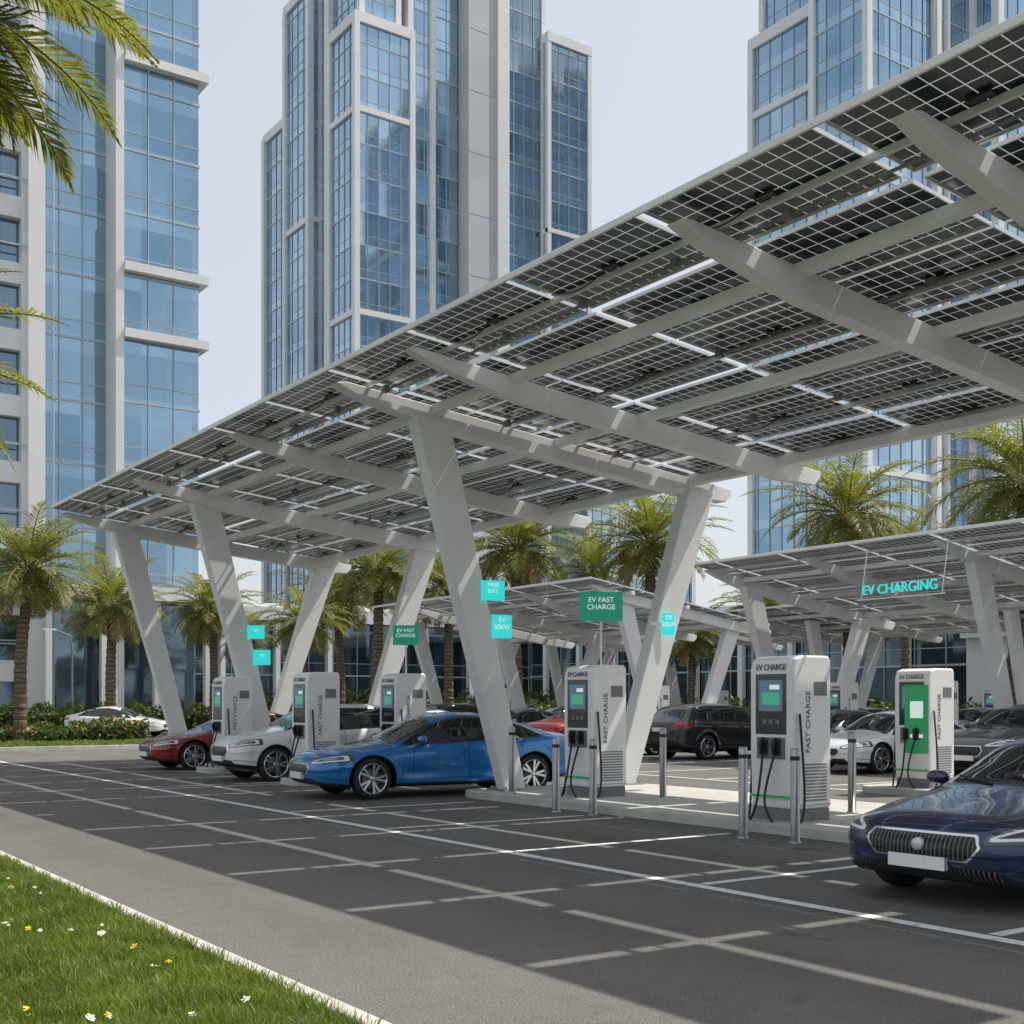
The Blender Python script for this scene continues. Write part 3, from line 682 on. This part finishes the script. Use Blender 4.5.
def car(x, y, rz, key, S, color, metal=.35, badge=False, sc_=1., zs=None):
    """x,y = centre of the car; rz=0 puts the nose toward -x"""
    L = S['L']; root = empty('parked_car', (x, y, 0), rz); root.scale = (sc_, 1+(sc_-1)*.4, zs or 1+(sc_-1)*.2)
    me, xs, w_, belt, zt = car_mesh(key, S)
    ck = (key, color)
    if ck not in _paint:
        m2 = me.copy(); m2.materials.clear(); m2.materials.append(carpaint('car_paint_'+key, color, metal)); _paint[ck] = (m2, arch_mesh(S))
    m2, ar = _paint[ck]
    link('body', m2, root, (-L/2, 0, 0)); link('wheel_arches', ar, root, (-L/2, 0, 0))
    for i, cx in enumerate(S['wb']):
        for s in (1, -1):
            sc = S['wr']/.345
            link('wheel', WH, root, (cx-L/2, s*(.80), S['wr']), (0, 0, math.pi if s > 0 else 0), (sc/sc_,sc,sc))
    m = MB()
    ib = lambda a, x_: float(np.interp(x_, xs, a))
    xm = S['sideA']+.32; zm = ib(belt, xm)+.10; wd = ib(w_, xm)
    mm = MB()
    for s in (-1, 1):
        c0 = (xm, s*(wd+.06), zm)
        prof = [(0,-.11),(.045,-.10),(.075,-.05),(.08,0),(.075,.06),(.05,.1),(0,.11)]
        vs=[];seg=12
        for r_,h_ in prof:
            for k in range(seg):
                a=2*math.pi*k/seg; vs.append((c0[0]+r_*.9*math.cos(a), c0[1]+h_, c0[2]+r_*.85*math.sin(a)))
        mm.add(vs,[(i*seg+k,i*seg+(k+1)%seg,(i+1)*seg+(k+1)%seg,(i+1)*seg+k) for i in range(len(prof)-1) for k in range(seg)],0)
        m.box(xm-.02, xm+.05, min(s*(wd-.06), s*(wd+.02)), max(s*(wd-.06), s*(wd+.02)), zm-.09, zm-.05, 0)
        for xh in (S['doors'][1]-.16, S['doors'][2]-.02):
            wh = ib(w_, xh); zh = ib(belt, xh)-.11
            m.box(xh-.10, xh+.10, min(s*(wh*.99), s*(wh+.018)), max(s*(wh*.99), s*(wh+.018)), zh-.014, zh+.014, 1)
    mo = mm.obj('mirrors', [simple('mirror_shell', color, .25, coat=1.)], root, smooth=True); mo.location = (-L/2, 0, 0)
    gz = S['grille'][2]; pz = S['intake'][1]+.08
    m.box(-.022, .02, -.26, .26, pz-.055, pz+.055, 2)
    m.box(L-.012, L+.018, -.26, .26, .74 if key != 'suv' else .8, .85 if key != 'suv' else .91, 2)
    m.box(-.018, -.01, -.265, .265, pz-.06, pz+.06, 0)
    o = m.obj('trim_and_plates', [M_BLK, simple('handle', tuple(c*.9 for c in color), .25, metal=metal, coat=1.), M_WHT, M_ALU], root); o.location = (-L/2, 0, 0)
    if badge:
        b = MB(); b.lathe([(0,-.02),(.04,-.018),(.052,-.006),(.054,.03)][::-1], 24, 0, 'y'); o = b.obj('badge', [M_ALU], root, smooth=True); o.rotation_euler = (0,0,-math.pi/2); o.location = (-L/2-.002, 0, gz+.01)
    wp = MB()
    for yw in (-.35, .18):
        wp.tube([(S['cowl']-.02, yw, ib(zt, S['cowl']-.02)+.012-.03*abs(yw)), (S['cowl']+.14, yw+.42, ib(zt, S['cowl']+.14)-.045*abs(yw+.42)+.012)], .009, 5)
    o = wp.obj('wipers', [M_BLK], root); o.location = (-L/2, 0, 0)
    u = MB(); u.box(.5, L-.5, -.5, .5, .2, .5); o = u.obj('underbody', [M_BLK], root); o.location = (-L/2, 0, 0)
    return root
car(10.62, 6.27, R(2), 'hero', HERO, (.016,.028,.08), .45, True, zs=.95)
car(11.45, 19.0, R(-5), 'sed', SED, (.006,.17,.48), .3, sc_=1.08)
car(11.75, 24.3, 0, 'suv', SUV, (.76,.77,.77), 0)
car(11.9, 29.3, 0, 'sed', SED, (.25,.015,.015), .2)
car(24.2, 19.0, 0, 'sed', SED, (.76,.77,.77), 0)
car(25.6, 26.3, R(180), 'suv', SUV, (.03,.033,.036), .3)
car(26.5, 22.6, R(0), 'sed', SED, (.03,.035,.05), .3)
car(20.5, 34.0, R(180), 'sed', SED, (.02,.07,.2), .3)
car(23.5, 29.3, R(180), 'sed', SED, (.25,.015,.015), .2)
car(24.5, 15.6, R(0), 'suv', SUV, (.06,.065,.07), .4)
car(24.5, 12.4, R(0), 'sed', SED, (.5,.51,.52), .6)
cx, cy = W(118, 58); car(cx, cy, R(180-40), 'sed', SED, (.76,.77,.77), 0)
for i, (yy, c_) in enumerate(((36,(.3,.31,.32)),(39.4,(.04,.05,.07)),(42.3,(.6,.6,.6)))): car(25, yy, R(180*(i%2)), 'suv' if i%2 else 'sed', SUV if i%2 else SED, c_, .4)
for i in range(8): car(40.2, 18+i*4.9, R(180*(i%2)), 'sed', SED, [(.6,.6,.6),(.04,.05,.07),(.3,.31,.32)][i%3], .4)

# ------------------------------------------------------------------ palms
def palm_mesh(seed, h, nf, nl, fl_, lw_, lean=.3):
    rnd = random.Random(seed); m = MB()
    pts = []; rad = []
    n = int(h/.16)
    for i in range(n+1):
        t_ = i/n; pts.append((lean*t_**2+.03*math.sin(t_*9), .05*math.sin(t_*5), h*t_))
        rad.append((.24-.07*t_+(.08*max(0, 1-t_*9)))*(1+(.09 if i % 2 else -.05))+(.10*max(0, (t_-.88)/.12)))
    m.tube(pts, rad, 14, 0)
    top = Vector(pts[-1])
    for k in range(40):
        a = rnd.uniform(0, 2*math.pi); zz = h-rnd.uniform(.05, .9); r_ = .2
        d = Vector((math.cos(a), math.sin(a), .9)).normalized(); p = Vector((top.x*.9, top.y, zz))+Vector((math.cos(a), math.sin(a), 0))*r_*.7
        m.tube([p, p+d*rnd.uniform(.12,.28)], [.05,.02], 4, 0)
    for k in range(nf):
        q = (k+.5)/nf; az_ = k*2.39996+rnd.uniform(-.2,.2)
        el_ = R(82-112*q**.85+rnd.uniform(-7,7)); Lf = fl_*rnd.uniform(.82,1.1)*(.8+.35*math.sin(math.pi*min(1,q+.2)))
        droop = R(rnd.uniform(55,85)); ns = 14; hd = Vector((math.cos(az_), math.sin(az_), 0))
        p = top+Vector((0,0,.05))+hd*.08; path=[p.copy()]; tang=[]
        tw = rnd.uniform(-.35,.35); sdv0 = Vector((-hd.y, hd.x, 0))
        for i in range(ns):
            e = el_-droop*((i+.5)/ns)**1.3
            d = (hd*math.cos(e)+Vector((0,0,math.sin(e)))+sdv0*tw*(i/ns)**2*.5).normalized(); tang.append(d); p = p+d*Lf/ns; path.append(p.copy())
        tang.append(tang[-1])
        mat = 2 if q > .93 else 1
        m.tube(path, [.028*(1-.85*i/ns)+.004 for i in range(ns+1)], 4, 3 if mat == 1 else 2, False)
        for i in range(nl):
            t_ = .14+.86*(i+rnd.random()*.5)/nl; fi = min(t_*ns, ns-.001); i0 = int(fi); pp = path[i0].lerp(path[i0+1], fi-i0); tg = tang[i0]
            side = tg.cross(Vector((0,0,1)));
            if side.length < .05: side = sdv0.copy()
            side.normalize(); up = side.cross(tg).normalized()
            ll = fl_*.23*(math.sin(math.pi*min(1, .18+t_*.86))**.7)*rnd.uniform(.8,1.15)+.05
            for s in (-1,1):
                d = (side*s*1.0+tg*(.55+.6*t_)+up*rnd.uniform(.0,.5)).normalized(); mid = pp+d*ll*.5
                tip = pp+d*ll*.93+Vector((0,0,-ll*rnd.uniform(.12,.4)))
                wv = d.cross(up).normalized()*lw_*.5
                m.add([pp-wv*.5, mid-wv, tip, mid+wv, pp+wv*.5], [(0,1,2,3,4)], mat)
    return m.mesh('palm_tree', [M_TRUNK, M_PALM, M_PALMDRY, M_STALK], False)
PM = [palm_mesh(3, 6.4, 54, 32, 3.0, .055), palm_mesh(11, 5.6, 48, 30, 2.8, .055, -.3), palm_mesh(23, 7.4, 50, 30, 3.1, .055, .1)]
def palm(px, d, k, top_py, rz=0, wide=1.):
    x, y = W(px, d); h = 1.64+(702-top_py)*d/1225; bh = (6.4,5.6,7.4)[k]; s = h/bh; a = min(1.2, max(.85, s))*wide
    link('palm_tree', PM[k], None, (x, y, 0), (0,0,rz), (a, a, s))
palm(20, 45, 0, 570, .3); palm(112, 60, 1, 607, 1); palm(215, 64, 0, 612, 2); palm(300, 62, 1, 625, 3); palm(378, 56, 2, 572, 1.2, 1.15)
palm(340, 72, 0, 600, 4); palm(515, 60, 2, 550, 5, 1.15); palm(590, 85, 0, 575, .5); palm(652, 62, 2, 545, 3.7, 1.15); palm(690, 58, 1, 640, 2.2)
palm(850, 60, 2, 515, 1.9, 1.2); palm(1015, 50, 0, 485, 5.5, 1.2); palm(-50, 60, 0, 590, 4.4); palm(1090, 60, 2, 500, 0.6); palm(240, 90, 1, 640, 2.8)
palm(905, 75, 2, 560, 2.5); palm(765, 72, 1, 610, 4.1); palm(60, 78, 2, 640, 3.3); palm(450, 70, 0, 590, 1.7)
big = palm_mesh(41, 8.5, 76, 80, 3.0, .036, .25)
link('palm_tree', big, None, (1.0, 13.2, 0.05), (0,0,1.1))
x, y = W(-165, 16.8); link('palm_tree', PM[1], None, (x, y, .05), (0,0,2.0), (.92,.92,1.04))

# ------------------------------------------------------------------ buildings
class Bld:
    def __init__(s, name): s.root = empty(name); s.g = MB(); s.gd = MB(); s.w = MB(); s.m = MB(); s.c = MB()
    def vol(s, x0, x1, y0, y1, z0, z1, glass=0, fl=3.6, mu=1.5, band=None, piers=True, pw=.5, cap=True, bw=.6, thin=True):
        G = (s.g if glass == 0 else s.gd)
        G.box(x0, x1, y0, y1, z0, z1)
        e = .06
        nz = int((z1-z0)/fl)
        for i in range(1, nz+1):
            z = z0+i*fl
            s.m.box(x0-e, x1+e, y0-e, y1+e, z-.07, z+.07)
            if thin: s.m.box(x0-.035, x1+.035, y0-.035, y1+.035, z-fl*.72-.03, z-fl*.72+.03)
        x = x0+mu
        while x < x1-.3: s.m.box(x-.03, x+.03, y0-.09, y0-.01, z0, z1); x += mu
        y = y0+mu
        while y < y1-.3: s.m.box(x0-.09, x0-.01, y-.03, y+.03, z0, z1); y += mu
        if piers:
            for (a, b) in ((x0, y0),(x1, y0),(x0, y1),(x1, y1)):
                s.w.box(a-pw/2-.02, a+pw/2+.02, b-pw/2, b+pw/2, z0-.01, z1+.5)
        if band:
            z = z0+band
            while z < z1: s.w.box(x0-.27, x1+.27, y0-.28, y1+.28, z-bw/2, z+bw/2); z += band
        if cap: s.w.box(x0-.28, x1+.28, y0-.29, y1+.29, z1+.003, z1+1.1)
    def wall(s, x0, x1, y0, y1, z0, z1): s.w.box(x0, x1, y0, y1, z0, z1)
    def done(s, gm=None, gd=None, wm_=None):
        s.g.v and s.g.obj('glazing', [gm or M_GLB], s.root)
        s.gd.v and s.gd.obj('dark_glazing', [gd or M_GLD], s.root)
        s.c.v and s.c.obj('concrete', [M_CONC], s.root)
        s.w.v and s.w.obj('cladding', [wm_ or M_CLAD], s.root); s.m.v and s.m.obj('mullions', [M_MULL], s.root)
# left high-rise
b = Bld('highrise_building')
F0 = 70
b.vol(17.05, 21.0, F0+1.6, F0+16, 8, 66, 0, 3.6, 1.3, None, False)
b.vol(21.4, 25.9, F0, F0+16, 8, 66, 0, 3.6, 1.5, None, False)
b.wall(20.95, 21.42, F0-.35, F0+16.2, 0, 67); b.wall(16.2, 17.08, F0-.5, F0+16.1, 0, 67.2)
for z in (12.4, 22.6, 26.4, 38.3, 50.2, 62): b.wall(21.43, 26.35, F0-.55, F0+16.3, z-.25, z+.25)
b.wall(0, 26.2, F0+2, F0+16.15, 66.02, 68)
b.gd.box(-9, 16.2, F0+.5, F0+16, 4, 66)
for i in range(19): 
    z = 3.6*i; b.wall(-9.05, 16.198, F0, F0+.7, z+2.75+.0, z+3.9)
x = -9.0; 
while x < 16.3: b.w.box(x-.28, x+.28, F0-.12, F0+.66, 0, 66); b.m.box(x+1.5, x+1.58, F0+.35, F0+.49, 0, 66); x += 3.15
for i in range(19):
    b.m.box(-9, 16.19, F0+.36, F0+.48, 3.6*i+1.35, 3.6*i+1.43)
    b.m.box(-9, 16.19, F0-.35, F0-.30, 3.6*i+4.75, 3.6*i+4.82)
b.gd.box(0, 26, F0+.8, F0+15, 0, 8)
b.wall(-9, 26.6, F0-1.2, F0+16.4, 7.4, 8.2)
for i in range(12): b.w.box(-7+i*3, -6.65+i*3, F0-.9, F0-.45, 0, 7.4)
b.done(None, M_GLD)
# central tower
b = Bld('glass_tower'); q = 116.5
b.vol(60.4, 67.2, q, q+6, 0, 74, 0, 3.6, 1.35, 21.6, True, .6)
b.vol(61.5, 66.0, q+1, q+8, 74, 92, 0, 3.6, 1.5, None, True, .6)
b.vol(67.3, 74.6, q+2.4, q+14, 0, 104, 0, 3.6, 1.45, None, False)
b.wall(67.25, 67.9, q+.8, q+12, 0, 108); b.wall(70.9, 71.4, q+1.9, q+3, 0, 104)
b.c.box(74.8, 78.6, q+.3, q+22, 0, 112); b.wall(78.62, 80.2, q+.0, q+22, 0, 112)
for i in range(16): b.m.box(74.9, 78.5, q+.28, q+.31, 7*i+1, 7*i+1.05)
b.vol(80.4, 86, q+1.5, q+20, 0, 98, 1, 3.6, 1.4, None, True, .5)
b.vol(86.2, 92.3, q+.6, q+20, 0, 80, 1, 3.6, 1.5, 28.8, True, .5, True, .5)
b.vol(62.8, 80, q+6.2, q+13.5, 0, 96, 0, 3.6, 1.6, None, True, .6)
b.vol(61.4, 78, q+13.5, q+20, 0, 84, 0, 3.6, 1.6, 28.8, True, .7)
b.vol(62.4, 76, q+20.4, q+28.5, 0, 72, 0, 3.6, 1.6, 36, True, .8)
b.wall(60.9, 62.7, q+7.6, q+8.7, 0, 90)
b.done(M_GLT, M_GLTD)
# right tower
b = Bld('glass_tower'); X0, Y0 = 84.7, 69.0
b.vol(X0, X0+9, Y0, Y0+6, 0, 66, 0, 3.6, 1.5, 21.6, True, .6)
b.vol(X0+1, X0+9, Y0+6.2, Y0+14.5, 0, 64, 0, 3.6, 1.5, 14.4, True, .6)
b.vol(X0+9.2, X0+17, Y0+1.6, Y0+16, 0, 92, 0, 3.6, 1.6, None, True, .8)
b.vol(X0+2, X0+12, Y0+3, Y0+14, 66, 84, 0, 3.6, 1.6, None, True, .6)
b.vol(X0+17.2, X0+40, Y0-1, Y0+16, 0, 96, 0, 3.6, 1.6, 21.6, True, .8)
b.wall(X0+8.8, X0+9.4, Y0-.6, Y0+2, 0, 94); b.wall(X0+12.8, X0+13.2, Y0+1.2, Y0+3, 0, 92)
b.done(M_GLT, M_GLTD)
# low blocks
b = Bld('retail_building')
b.vol(34, 92, 104, 113, 0, 9.5, 0, 4.1, 2.5, None, False); b.wall(33.5, 92.5, 103.0, 104.5, 9.0, 10.2)
for i in range(12): b.w.box(35+i*5.2, 35.45+i*5.2, 103.2, 103.9, 0, 9.0)
b.done(M_GLP)
b = Bld('office_building')
b.vol(70, 82, 48, 98, 0, 8.2, 0, 4.1, 2.5, None, False); b.wall(69.4, 82.5, 47.4, 98.5, 7.9, 8.9)
for i in range(10): b.w.box(69.5, 69.9, 48+i*5.2, 48.5+i*5.2, 0, 7.9)
b.done(M_GLP)
b = Bld('white_kiosk_building'); b.wall(60, 70, 22, 42, 0, 7); b.gd.box(59.9, 60.2, 24, 40, .3, 4); b.w.box(59.4, 60.3, 22, 42, 5.2, 6.0); b.done()
b = Bld('apartment_building'); b.vol(110, 140, 150, 175, 0, 34, 0, 3.6, 1.8, 10.8, True, .8); b.done(M_GLT)
# street lamps
for px, d in ((72, 66), (430, 80)):
    x, y = W(px, d); m = MB(); m.tube([(0,0,0),(0,0,4.6),(-.1,0,5.2),(-.9,0,5.5)], [.08,.06,.05,.04], 8); m.box(-1.5,-.85,-.12,.12,5.46,5.56,1)
    link('street_lamp', m.mesh('street_lamp', [M_GRY, M_WHT]), None, (x, y, 0))
print('done')
